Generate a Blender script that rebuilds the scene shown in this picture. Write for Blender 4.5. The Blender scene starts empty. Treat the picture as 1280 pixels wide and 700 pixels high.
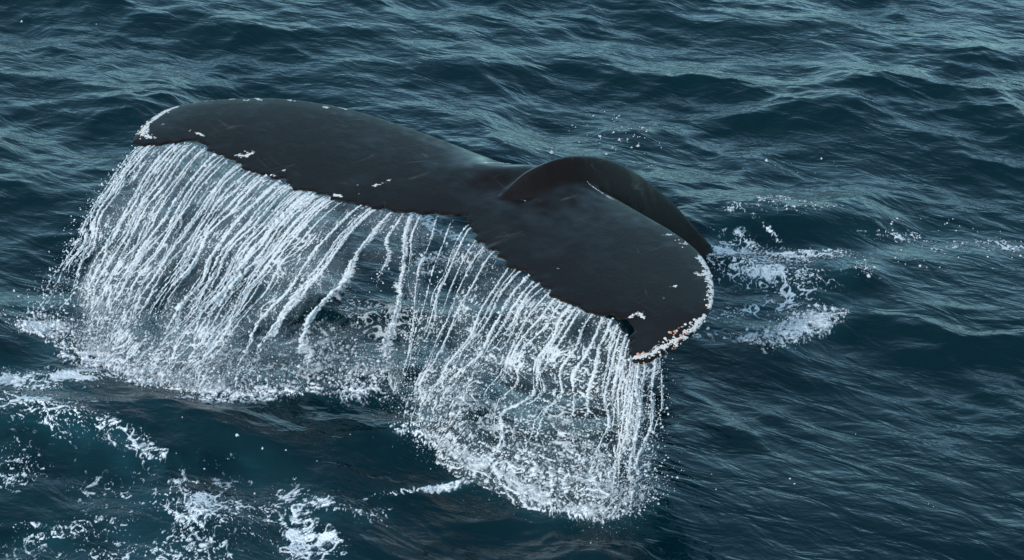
import bpy, math, random
import numpy as np
from mathutils import Vector, Matrix
from mathutils.bvhtree import BVHTree

scene = bpy.context.scene
COL = scene.collection
rng = np.random.default_rng(7)
random.seed(7)

# ---------------------------------------------------------------- camera
cd = bpy.data.cameras.new('camera')
cam = bpy.data.objects.new('camera', cd)
COL.objects.link(cam)
cam.location = (0.0, -14.2, 8.5)
cam.rotation_euler = (math.radians(90.0 - 28.0), 0.0, 0.0)
cd.sensor_fit = 'HORIZONTAL'
cd.angle = math.radians(22.6)
cd.clip_end = 3000.0
scene.camera = cam

# ---------------------------------------------------------------- sky and sun
SUN_EL, SUN_AZ = math.radians(29.0), math.radians(-148.0)   # azimuth from +Y towards +X
world = bpy.data.worlds.new('World')
scene.world = world
world.use_nodes = True
wn, wl = world.node_tree.nodes, world.node_tree.links
wn.clear()
wo = wn.new('ShaderNodeOutputWorld')
bg = wn.new('ShaderNodeBackground')
sky = wn.new('ShaderNodeTexSky')
sky.sky_type = 'NISHITA'
sky.sun_disc = False
sky.sun_elevation = SUN_EL
sky.sun_rotation = SUN_AZ
sky.dust_density = 0.6
sky.air_density = 1.0
hs = wn.new('ShaderNodeHueSaturation')
hs.inputs['Saturation'].default_value = 0.55
wl.new(sky.outputs[0], hs.inputs['Color'])
tint = wn.new('ShaderNodeMix')            # cool white balance of the whole sky
tint.data_type = 'RGBA'
tint.blend_type = 'MULTIPLY'
tint.inputs[0].default_value = 1.0
tint.inputs[7].default_value = (0.57, 0.97, 1.11, 1.0)
wl.new(hs.outputs[0], tint.inputs[6])
wl.new(tint.outputs[2], bg.inputs['Color'])
bg.inputs['Strength'].default_value = 0.15
wl.new(bg.outputs[0], wo.inputs['Surface'])

sl = bpy.data.lights.new('sun', 'SUN')
sl.energy = 2.7
sl.angle = math.radians(24.0)
sl.color = (1.0, 0.91, 0.86)
sun = bpy.data.objects.new('sun', sl)
COL.objects.link(sun)
sd = Vector((math.sin(SUN_AZ) * math.cos(SUN_EL), math.cos(SUN_AZ) * math.cos(SUN_EL), math.sin(SUN_EL)))
sun.rotation_euler = sd.to_track_quat('Z', 'Y').to_euler()
sun.location = sd * 60

vs = scene.view_settings
vs.view_transform = 'Standard'
vs.look = 'None'
vs.gamma = 1.0
vs.use_curve_mapping = False
vs.exposure = 0.4

# ---------------------------------------------------------------- helpers
def grf(n, lo, hi, seed, power=0.0, stretch=1.0):
    """periodic random field, band of lo..hi cycles per tile, std 1; stretch > 1 lengthens features in v"""
    g = np.random.default_rng(seed)
    f = np.fft.fft2(g.standard_normal((n, n)))
    k = np.fft.fftfreq(n) * n
    kx, ky = np.meshgrid(k, k, indexing='ij')
    kk = np.hypot(kx, ky * stretch)
    w = np.where((kk >= lo) & (kk <= hi), np.maximum(kk, 1e-6) ** power, 0.0)
    a = np.fft.ifft2(f * w).real
    return a / a.std()

def samp(t, u, v):
    """bilinear periodic lookup; u, v count tiles"""
    n = t.shape[0]
    x = (u % 1.0) * n
    y = (v % 1.0) * n
    i = np.floor(x).astype(np.int64)
    j = np.floor(y).astype(np.int64)
    fx, fy = x - i, y - j
    i %= n; j %= n
    i1, j1 = (i + 1) % n, (j + 1) % n
    return (t[i, j] * (1 - fx) + t[i1, j] * fx) * (1 - fy) + (t[i, j1] * (1 - fx) + t[i1, j1] * fx) * fy

def sstep(a, b, x):
    t = np.clip((x - a) / (b - a), 0, 1)
    return t * t * (3 - 2 * t)

def mesh_np(name, v, f, mat, attrs=None, smooth=True):
    """mesh from arrays: v (n,3), f (m,3 or 4), attrs {name: (n,)}"""
    me = bpy.data.meshes.new(name)
    v = np.ascontiguousarray(v, dtype=np.float32)
    f = np.ascontiguousarray(f, dtype=np.int32)
    m, c = f.shape
    me.vertices.add(len(v))
    me.vertices.foreach_set('co', v.ravel())
    me.loops.add(m * c)
    me.loops.foreach_set('vertex_index', f.ravel())
    me.polygons.add(m)
    me.polygons.foreach_set('loop_start', np.arange(0, m * c, c, dtype=np.int32))
    me.polygons.foreach_set('loop_total', np.full(m, c, dtype=np.int32))
    me.polygons.foreach_set('use_smooth', np.full(m, smooth, dtype=bool))
    if attrs:
        for k, a in attrs.items():
            at = me.attributes.new(k, 'FLOAT', 'POINT')
            at.data.foreach_set('value', np.ascontiguousarray(a, dtype=np.float32))
    me.update(calc_edges=True)
    me.validate()
    me.materials.append(mat)
    return me

def link(name, me, parent=None, label=None, cat=None, group=None, kind=None):
    o = bpy.data.objects.new(name, me)
    COL.objects.link(o)
    if parent: o.parent = parent
    if label: o['label'] = label
    if cat: o['category'] = cat
    if group: o['group'] = group
    if kind: o['kind'] = kind
    return o

def grid_faces(n, m):
    i = np.arange(n - 1)[:, None] * m + np.arange(m - 1)[None, :]
    return np.stack([i, i + m, i + m + 1, i + 1], -1).reshape(-1, 4)

def compact(v, f, attrs):
    used = np.zeros(len(v), bool)
    used[f.ravel()] = True
    idx = np.cumsum(used) - 1
    return v[used], idx[f], {k: a[used] for k, a in attrs.items()}

class Nodes:
    def __init__(self, name):
        self.m = bpy.data.materials.new(name)
        self.m.use_nodes = True
        self.t = self.m.node_tree
        self.t.nodes.clear()
        self.out = self.n('ShaderNodeOutputMaterial')
    def n(self, kind, **kw):
        o = self.t.nodes.new(kind)
        for k, v in kw.items(): setattr(o, k, v)
        return o
    def l(self, a, b): self.t.links.new(a, b)
    def math(self, op, a, b=None, clamp=False):
        o = self.n('ShaderNodeMath', operation=op, use_clamp=clamp)
        for i, x in enumerate((a, b)):
            if x is None: continue
            if isinstance(x, (int, float)): o.inputs[i].default_value = x
            else: self.l(x, o.inputs[i])
        return o.outputs[0]
    def noise(self, vec, scale, detail=3.0, rough=0.55, dist=0.0):
        o = self.n('ShaderNodeTexNoise')
        o.inputs['Scale'].default_value = scale
        o.inputs['Detail'].default_value = detail
        o.inputs['Roughness'].default_value = rough
        o.inputs['Distortion'].default_value = dist
        if vec is not None: self.l(vec, o.inputs['Vector'])
        return o.outputs['Fac']
    def attr(self, name):
        return self.n('ShaderNodeAttribute', attribute_name=name).outputs['Fac']
    def mapping(self, scale, rot=(0, 0, 0), kind='POINT'):
        tc = self.n('ShaderNodeTexCoord')
        mp = self.n('ShaderNodeMapping', vector_type=kind)
        mp.inputs['Scale'].default_value = scale
        mp.inputs['Rotation'].default_value = rot
        self.l(tc.outputs['Object'], mp.inputs['Vector'])
        return mp.outputs[0]
    def mixc(self, fac, a, b):
        o = self.n('ShaderNodeMix', data_type='RGBA')
        self.l(fac, o.inputs[0])
        for i, x in ((6, a), (7, b)):
            if isinstance(x, tuple): o.inputs[i].default_value = (*x, 1.0)
            else: self.l(x, o.inputs[i])
        return o.outputs[2]
    def bump(self, h, strength, dist, normal=None):
        o = self.n('ShaderNodeBump')
        o.inputs['Strength'].default_value = strength
        o.inputs['Distance'].default_value = dist
        self.l(h, o.inputs['Height'])
        if normal is not None: self.l(normal, o.inputs['Normal'])
        return o.outputs[0]
    def principled(self, color=None, rough=0.5, ior=1.45):
        p = self.n('ShaderNodeBsdfPrincipled')
        if isinstance(color, tuple): p.inputs['Base Color'].default_value = (*color, 1)
        elif color is not None: self.l(color, p.inputs['Base Color'])
        if isinstance(rough, (int, float)): p.inputs['Roughness'].default_value = rough
        else: self.l(rough, p.inputs['Roughness'])
        p.inputs['IOR'].default_value = ior
        return p
    def mixs(self, fac, a, b):
        o = self.n('ShaderNodeMixShader')
        if isinstance(fac, (int, float)): o.inputs[0].default_value = fac
        else: self.l(fac, o.inputs[0])
        self.l(a, o.inputs[1]); self.l(b, o.inputs[2])
        return o.outputs[0]
    def end(self, s):
        self.l(s, self.out.inputs['Surface'])
        return self.m

# ---------------------------------------------------------------- materials
def mat_sea():
    N = Nodes('sea_water')
    a = N.attr('aerated')
    col = N.mixc(a, (0.0003, 0.0112, 0.0158), (0.009, 0.048, 0.062))
    v1 = N.mapping((2.2, 1.0, 1.0), (0, 0, math.radians(-28)), 'TEXTURE')
    v2 = N.mapping((1.9, 1.0, 1.0), (0, 0, math.radians(-14)), 'TEXTURE')
    v3 = N.mapping((2.0, 1.0, 1.0), (0, 0, math.radians(-38)), 'TEXTURE')
    n1 = N.noise(v1, 5.5, 3.0, 0.55, 0.6)
    n2 = N.noise(v2, 16.0, 3.0, 0.6, 0.5)
    n3 = N.noise(v3, 34.0, 3.0, 0.6, 0.5)
    patch = N.noise(N.mapping((1, 1, 1)), 1.1, 2.0)
    amp = N.math('MULTIPLY', N.math('SUBTRACT', patch, 0.12), 1.7, True)
    b = N.bump(n1, 0.65, 0.040)
    b = N.bump(N.math('MULTIPLY', n2, amp), 0.45, 0.014, b)
    b = N.bump(N.math('MULTIPLY', n3, amp), 0.25, 0.007, b)
    p = N.principled(col, 0.07, 1.333)
    N.l(b, p.inputs['Normal'])
    return N.end(p.outputs[0])

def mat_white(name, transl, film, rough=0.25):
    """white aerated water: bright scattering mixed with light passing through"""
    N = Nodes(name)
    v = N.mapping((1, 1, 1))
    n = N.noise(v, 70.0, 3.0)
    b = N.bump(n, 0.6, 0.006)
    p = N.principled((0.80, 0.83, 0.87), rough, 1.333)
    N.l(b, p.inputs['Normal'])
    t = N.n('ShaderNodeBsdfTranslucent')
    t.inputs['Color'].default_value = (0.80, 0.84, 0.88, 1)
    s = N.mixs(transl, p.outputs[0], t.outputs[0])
    if film is not None:
        g = N.principled((0.05, 0.09, 0.12), 0.05, 1.333)
        tr = N.n('ShaderNodeBsdfTransparent')
        clear = N.mixs(0.45, tr.outputs[0], g.outputs[0])
        n2 = N.noise(v, 26.0, 3.0, 0.6)
        fac = N.math('MULTIPLY', N.math('SUBTRACT', n2, 0.5 - film), 6.0, True)
        s = N.mixs(fac, s, clear)
    return N.end(s)

def mat_veil():
    N = Nodes('falling_water_film')
    w = N.attr('white')
    fl = N.attr('film')
    v = N.mapping((1, 1, 0.45))
    n = N.noise(v, 55.0, 3.0, 0.6, 0.6)
    n3 = N.noise(v, 140.0, 2.0, 0.6)
    b = N.bump(n, 0.8, 0.012)
    p = N.principled((0.82, 0.84, 0.88), 0.22, 1.333)
    N.l(b, p.inputs['Normal'])
    t = N.n('ShaderNodeBsdfTranslucent')
    t.inputs['Color'].default_value = (0.82, 0.85, 0.89, 1)
    ws = N.mixs(0.42, p.outputs[0], t.outputs[0])
    g = N.principled((0.13, 0.17, 0.20), 0.06, 1.333)
    N.l(b, g.inputs['Normal'])
    tr = N.n('ShaderNodeBsdfTransparent')
    # film: partly see-through, broken by fine ripples
    fa = N.math('MULTIPLY', fl, N.math('ADD', N.math('MULTIPLY', n, 1.4), 0.2), True)
    film = N.mixs(fa, tr.outputs[0], g.outputs[0])
    wf = N.math('ADD', w, N.math('MULTIPLY', N.math('SUBTRACT', n3, 0.5), 0.45))
    wf = N.math('MULTIPLY', N.math('SUBTRACT', wf, 0.32), 2.4, True)
    return N.end(N.mixs(wf, film, ws))

def mat_foam():
    N = Nodes('sea_foam')
    v = N.mapping((1, 1, 1))
    n = N.noise(v, 60.0, 4.0, 0.65)
    vo = N.n('ShaderNodeTexVoronoi')
    vo.inputs['Scale'].default_value = 75.0
    N.l(v, vo.inputs['Vector'])
    h = N.math('ADD', n, N.math('MULTIPLY', vo.outputs['Distance'], 0.6))
    b = N.bump(h, 0.8, 0.012)
    th = N.attr('thick')
    col = N.mixc(N.math('ADD', N.math('MULTIPLY', th, 1.3), N.math('MULTIPLY', N.math('SUBTRACT', n, 0.5), 1.6), True), (0.10, 0.18, 0.23), (0.80, 0.82, 0.85))
    p = N.principled(col, 0.45, 1.333)
    N.l(b, p.inputs['Normal'])
    # thin foam is a film of bubbles with water showing between them
    n4 = N.noise(v, 38.0, 4.0, 0.65)
    al = N.math('ADD', N.math('MULTIPLY', th, 2.4), N.math('MULTIPLY', N.math('SUBTRACT', n4, 0.52), 2.0), True)
    tr = N.n('ShaderNodeBsdfTransparent')
    return N.end(N.mixs(al, tr.outputs[0], p.outputs[0]))

def mat_skin():
    N = Nodes('whale_skin')
    v = N.mapping((1, 1, 1))
    n1 = N.noise(v, 3.0, 5.0, 0.6)
    n2 = N.noise(v, 120.0, 3.0, 0.6)
    vs_ = N.mapping((1.0, 1.0, 1.0), (0, 0, math.radians(42)))
    n3 = N.noise(vs_, 22.0, 4.0, 0.7, 1.0)
    base = N.mixc(n1, (0.0075, 0.0058, 0.0056), (0.0130, 0.0104, 0.0100))
    mk = N.math('ADD', N.attr('mark'), N.math('MULTIPLY', N.math('SUBTRACT', n2, 0.5), 0.5))
    mk = N.math('MULTIPLY', N.math('SUBTRACT', mk, 0.28), 5.0, True)
    pale = N.mixc(n3, (0.72, 0.62, 0.58), (0.70, 0.69, 0.68))
    sc1 = N.noise(N.mapping((9.0, 1.0, 1.0), (0, 0, math.radians(35)), 'TEXTURE'), 6.0, 1.0, 0.5, 0.3)
    sc2 = N.noise(N.mapping((9.0, 1.0, 1.0), (0, 0, math.radians(-50)), 'TEXTURE'), 7.0, 1.0, 0.5, 0.3)
    msk = N.noise(v, 4.0, 2.0)
    def line(x):
        d = N.math('ABSOLUTE', N.math('SUBTRACT', x, 0.5))
        return N.math('SUBTRACT', 1.0, N.math('MULTIPLY', d, 130.0), True)
    scr = N.math('MULTIPLY', N.math('MAXIMUM', line(sc1), line(sc2)), N.math('MULTIPLY', N.math('SUBTRACT', msk, 0.53), 6.0, True))
    base = N.mixc(N.math('MULTIPLY', scr, 0.5), base, (0.10, 0.095, 0.095))
    mot = N.math('MULTIPLY', N.math('SUBTRACT', n3, 0.56), 3.0, True)
    base = N.mixc(N.math('MULTIPLY', mot, 0.35), base, (0.030, 0.027, 0.027))
    col = N.mixc(mk, base, pale)
    rough = N.math('ADD', 0.26, N.math('MULTIPLY', n3, 0.20))
    b = N.bump(n2, 0.30, 0.004)
    b = N.bump(n3, 0.22, 0.008, b)
    p = N.principled(col, rough, 1.34)
    p.inputs['Specular IOR Level'].default_value = 0.16
    p.inputs['Specular Tint'].default_value = (1.0, 0.80, 0.77, 1.0)
    N.l(N.attr('wet'), p.inputs['Coat Weight'])
    p.inputs['Coat Roughness'].default_value = 0.12
    p.inputs['Coat IOR'].default_value = 1.333
    N.l(b, p.inputs['Normal'])
    return N.end(p.outputs[0])

def mat_barnacle(name, c1, c2):
    N = Nodes(name)
    v = N.mapping((1, 1, 1))
    n = N.noise(v, 90.0, 3.0)
    p = N.principled(N.mixc(n, c1, c2), 0.6, 1.45)
    N.l(N.bump(n, 0.6, 0.006), p.inputs['Normal'])
    return N.end(p.outputs[0])

M_SEA, M_FOAM, M_SKIN, M_VEIL = mat_sea(), mat_foam(), mat_skin(), mat_veil()
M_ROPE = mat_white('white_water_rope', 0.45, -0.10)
M_DROP = mat_white('water_drops', 0.45, None, 0.12)
M_BARN = mat_barnacle('barnacle_shell', (0.62, 0.50, 0.44), (0.75, 0.70, 0.66))
M_BARN_RED = mat_barnacle('barnacle_reddish', (0.42, 0.13, 0.07), (0.70, 0.42, 0.33))

# ---------------------------------------------------------------- the sea: one sheet of wind waves
TILE = 24.0
NT = 1536
def wave_tile():
    g = np.random.default_rng(21)
    k = np.fft.fftfreq(NT, TILE / NT) * 2 * math.pi
    kx, ky = np.meshgrid(k, k, indexing='ij')
    kk = np.hypot(kx, ky)
    kk[0, 0] = 1.0
    th = np.arctan2(ky, kx)
    def system(deg, p, lam, iso):
        c = np.cos(th - math.radians(deg))
        d = np.abs(c) ** p + iso
        kp = 2 * math.pi / lam
        return d * np.exp(-1.25 * (kp / kk) ** 2) * kk ** -4.7
    P = system(60, 4, 1.9, 0.03) + 0.6 * system(100, 5, 1.15, 0.02) + 0.5 * system(30, 2, 3.6, 0.05)
    P *= np.exp(-(kk * 0.012) ** 2)
    P[0, 0] = 0
    F = np.fft.fft2(g.standard_normal((NT, NT))) * np.sqrt(P)
    h = np.fft.ifft2(F).real
    sc = 0.040 / h.std()
    F *= sc
    h *= sc
    # wind patches: some stretches rough, some nearly smooth
    mod = np.clip(1.0 + 0.34 * grf(NT, 3, 14, 23, -0.6), 0.3, 1.7)
    h = h * mod
    F = np.fft.fft2(h)
    dx = np.fft.ifft2(-1j * kx / kk * F).real
    dy = np.fft.ifft2(-1j * ky / kk * F).real
    return h, -dx, -dy
W_H, W_DX, W_DY = wave_tile()
CHOP = 1.15
SWELLS = [(2.079, 2.823, 0.612, -0.251, -0.076, -0.436, 0.150), (1.684, 2.343, 0.330, -0.132, -0.040, -0.247, -0.070), (2.679, 2.406, 0.537, 0.101, -0.022, -0.252, -0.060), (2.626, 2.930, 0.236, 0.312, 0.122, -0.640, 0.050), (-1.560, -0.465, 0.697, -0.339, -0.020, -0.361, 0.050), (-1.057, -1.285, 0.237, -0.329, -0.106, -0.263, 0.080), (-0.898, 0.436, 0.634, 0.000, 0.015, -0.310, 0.060), (0.286, -1.457, 0.658, -0.103, -0.013, -0.202, -0.060), (1.955, 0.977, 0.389, 0.270, 0.019, -0.247, 0.050), (2.487, 1.786, 0.226, 0.000, -0.023, -0.191, 0.060), (-1.971, -1.285, 0.577, 0.000, 0.039, -0.341, 0.050)]
def ell_r2(e, x, y):
    """squared radius of a point in an ellipse given by its centre and two half axes"""
    cx, cy, ax_, ay_, bx_, by_ = e[:6]
    det = ax_ * by_ - ay_ * bx_
    px, py = x - cx, y - cy
    s = (px * by_ - py * bx_) / det
    t = (ax_ * py - ay_ * px) / det
    return s * s + t * t
def sea_pos(x, y):
    u, v = x / TILE, y / TILE
    z = samp(W_H, u, v)
    X = x + CHOP * samp(W_DX, u, v)
    Y = y + CHOP * samp(W_DY, u, v)
    for e in SWELLS:
        z = z + e[6] * np.exp(-1.2 * ell_r2(e, x, y))
    return X, Y, z

def axis_coords(a, b, step, far):
    c = list(np.arange(a, b, step))
    s, lo, hi = step, a, c[-1]
    left, right = [], []
    while hi < far:
        s *= 1.13; hi += s; right.append(hi)
    s = step
    while lo > -far:
        s *= 1.13; lo -= s; left.append(lo)
    return np.array(left[::-1] + c + right)

def foam_field(x, y, regs):
    r = np.zeros_like(x)
    for e in regs:
        r = np.maximum(r, e[6] * np.exp(-0.75 * ell_r2(e, x, y) ** 1.4))
    return r

FOAM = {'foam_far_left': [(-3.265, 0.384, 0.484, -0.082, 0.024, -0.186, 1.000), (-2.806, 0.489, 0.354, 0.103, 0.034, -0.156, 1.000), (-3.016, -0.174, 0.579, -0.186, 0.024, -0.343, 1.000), (-2.523, -0.417, 0.442, -0.422, -0.027, -0.165, 0.900), (-3.121, -0.747, 0.248, 0.000, 0.055, -0.318, 0.850), (-2.961, 0.126, 0.727, 0.000, 0.093, -0.591, 0.620)],
 'foam_bottom_left': [(-1.884, -1.198, 0.967, -0.300, 0.005, -0.472, 0.780), (-1.414, -1.328, 0.543, -0.623, -0.115, -0.375, 0.820), (-2.535, -1.372, 0.598, 0.157, 0.034, -0.152, 0.900), (-2.168, -1.626, 0.942, 0.000, 0.035, -0.280, 0.800), (-2.972, -1.328, 0.245, -0.038, 0.007, -0.060, 0.900), (-1.037, -1.626, 0.217, -0.348, -0.088, -0.176, 0.800), (-1.063, -1.198, 0.431, -0.163, -0.005, -0.086, 0.750), (-1.676, -0.839, 0.443, -0.211, -0.009, -0.175, 0.600)],
 'foam_streak': [(-0.563, -0.966, 0.409, 0.134, 0.006, -0.044, 1.000), (-0.819, -1.241, 0.132, 0.090, 0.020, -0.082, 0.800)],
 'foam_left_fall': [(-2.956, 0.954, 0.530, -0.320, -0.002, -0.270, 1.150), (-2.158, 0.374, 0.639, -0.257, 0.001, -0.202, 1.300), (-1.621, 0.249, 0.619, 0.108, 0.026, -0.203, 1.250), (-1.050, 0.332, 0.368, 0.000, 0.017, -0.307, 0.850), (-1.557, 0.757, 0.752, 0.000, 0.042, -0.528, 0.750), (-2.376, 0.866, 0.656, -0.335, -0.003, -0.313, 0.800)],
 'foam_right_fall': [(-0.603, -0.484, 0.290, -0.175, -0.015, -0.108, 1.300), (-0.247, -0.765, 0.284, -0.212, -0.019, -0.094, 1.500), (0.049, -1.038, 0.216, -0.230, -0.032, -0.100, 1.500), (0.385, -1.268, 0.374, -0.120, -0.014, -0.119, 0.950), (0.749, -1.198, 0.212, 0.136, 0.028, -0.180, 0.900), (0.199, -0.654, 0.590, -0.406, -0.096, -0.470, 0.850), (-0.416, 0.126, 0.460, -0.158, -0.030, -0.440, 0.800), (-0.992, 0.229, 0.313, 0.000, 0.013, -0.244, 0.750)],
 'foam_tail_wake': [(2.065, 2.092, 0.525, 0.078, -0.011, -0.160, 0.980), (1.692, 2.092, 0.282, -0.310, -0.053, -0.178, 0.920), (1.786, 1.847, 0.535, -0.208, -0.083, -0.489, 1.000), (1.822, 2.600, 0.165, -0.294, -0.017, -0.043, 0.850), (1.663, 2.823, 0.083, 0.000, -0.008, -0.106, 1.000), (2.049, 2.823, 0.347, -0.069, -0.028, -0.210, 0.850), (2.410, 1.847, 0.265, -0.105, -0.033, -0.166, 0.750), (1.689, 1.373, 0.454, 0.162, 0.000, -0.203, 0.950), (1.544, 2.179, 0.175, 0.098, 0.026, -0.518, 1.050), (1.655, 2.343, 0.173, -0.147, -0.064, -0.259, 1.000), (1.303, 0.977, 0.271, 0.000, -0.012, -0.176, 0.600)],
 'foam_roller': [(1.960, 1.032, 0.340, 0.297, 0.028, -0.220, 1.200), (1.726, 0.844, 0.256, -0.095, -0.023, -0.129, 1.000)],
 'foam_right_edge': [(3.664, 2.445, 0.152, 0.000, -0.026, -0.153, 0.750), (3.320, 2.406, 0.487, 0.143, -0.019, -0.201, 0.700), (2.871, 2.535, 0.542, 0.102, -0.012, -0.128, 0.620), (2.254, 2.797, 0.356, 0.000, -0.017, -0.158, 0.600)],
 'foam_middle': [(-0.559, 2.626, 0.324, -0.326, -0.022, -0.118, 0.950), (-0.458, 2.030, 0.500, 0.272, 0.029, -0.213, 0.900), (-0.879, 1.201, 0.439, 0.000, 0.022, -0.488, 0.800)]}

gx = axis_coords(-5.2, 5.2, 0.0165, 900.0)
gy = axis_coords(-2.5, 7.5, 0.0165, 900.0)
GX, GY = np.meshgrid(gx, gy, indexing='ij')
X, Y, Z = sea_pos(GX, GY)
fade = np.exp(-(np.maximum(0, np.hypot(GX, GY - 2) - 12) / 60.0) ** 2)
aer = np.clip(foam_field(GX, GY, sum(FOAM.values(), [])) * (0.45 + 0.25 * samp(W_H, GX / 5.0, GY / 5.0) / 0.05), 0, 1)
sea_me = mesh_np('sea', np.stack([GX + (X - GX) * fade, GY + (Y - GY) * fade, Z * fade], -1).reshape(-1, 3),
                 grid_faces(len(gx), len(gy)), M_SEA, {'aerated': aer.ravel()})
link('sea', sea_me, kind='structure')

# ---------------------------------------------------------------- whale tail
LEAD = np.array([(-2.586, 1.636, 1.141), (-2.574, 1.797, 1.138), (-2.525, 2.018, 1.134), (-2.410, 2.211, 1.132), (-2.198, 2.327, 1.136), (-1.920, 2.371, 1.141), (-1.639, 2.383, 1.135), (-1.353, 2.327, 1.123), (-1.066, 2.217, 1.105), (-0.779, 2.046, 1.085), (-0.496, 1.855, 1.063), (-0.219, 1.657, 1.034), (0.000, 1.504, 1.004), (0.152, 1.492, 0.980), (0.299, 1.491, 0.956), (0.444, 1.404, 0.944), (0.642, 1.189, 0.953), (0.843, 0.916, 0.964), (1.040, 0.659, 0.958), (1.172, 0.434, 0.952), (1.251, 0.164, 0.949), (1.259, -0.160, 0.950), (1.212, -0.420, 0.951), (1.087, -0.688, 0.943), (0.907, -0.910, 0.942), (0.787, -1.027, 0.943), (0.711, -1.026, 0.948)])
TRAIL = np.array([(-2.586, 1.636, 1.141), (-2.499, 1.594, 1.142), (-2.392, 1.606, 1.142), (-2.179, 1.645, 1.142), (-2.000, 1.490, 1.137), (-1.823, 1.324, 1.126), (-1.594, 1.144, 1.112), (-1.372, 1.001, 1.098), (-1.153, 0.871, 1.086), (-0.940, 0.798, 1.076), (-0.729, 0.736, 1.066), (-0.494, 0.719, 1.056), (-0.338, 0.719, 1.051), (-0.297, 0.711, 1.049), (-0.284, 0.593, 1.044), (-0.247, 0.467, 1.039), (-0.153, 0.294, 1.030), (0.000, 0.108, 1.018), (0.150, -0.104, 1.005), (0.296, -0.312, 0.993), (0.489, -0.454, 0.981), (0.633, -0.541, 0.972), (0.700, -0.574, 0.969), (0.731, -0.647, 0.965), (0.715, -0.813, 0.958), (0.699, -0.957, 0.952), (0.711, -1.026, 0.948)])
RIDGE = np.array([(0.053, 1.053, 1.162), (0.132, 1.118, 1.189), (0.212, 1.183, 1.199), (0.320, 1.271, 1.198), (0.429, 1.361, 1.174), (0.595, 1.497, 1.095), (0.766, 1.636, 0.966), (0.941, 1.780, 0.775), (1.123, 1.928, 0.541), (1.310, 2.082, 0.256), (1.459, 2.204, 0.000)])
SDIR = np.array((0.7738, 0.6334))
AX = np.array([0.6704, 0.742, 0.0])       # fluke axis, from the notch towards the body
LX = np.array([-0.742, 0.6704, 0.0])
NOTCH = np.array([-0.297, 0.744, 1.05])

def resample(P, tpar, t):
    return np.stack([np.interp(t, tpar, P[:, c]) for c in range(3)], -1)
def smooth_poly(P, n):
    """Catmull-Rom through the points, chord-length parameter 0..1"""
    d = np.concatenate([[0], np.cumsum(np.linalg.norm(np.diff(P, axis=0), axis=1) ** 0.5)])
    d /= d[-1]
    m = np.gradient(P, d, axis=0)
    t = np.linspace(0, 1, n)
    i = np.clip(np.searchsorted(d, t, side='right') - 1, 0, len(d) - 2)
    h = (d[i + 1] - d[i])[:, None]
    u = ((t - d[i]) / (d[i + 1] - d[i]))[:, None]
    return ((2 * u**3 - 3 * u**2 + 1) * P[i] + (u**3 - 2 * u**2 + u) * h * m[i]
            + (-2 * u**3 + 3 * u**2) * P[i + 1] + (u**3 - u**2) * h * m[i + 1])

def arc(P):
    d = np.concatenate([[0], np.cumsum(np.linalg.norm(np.diff(P, axis=0), axis=1))])
    return d / d[-1]

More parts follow.
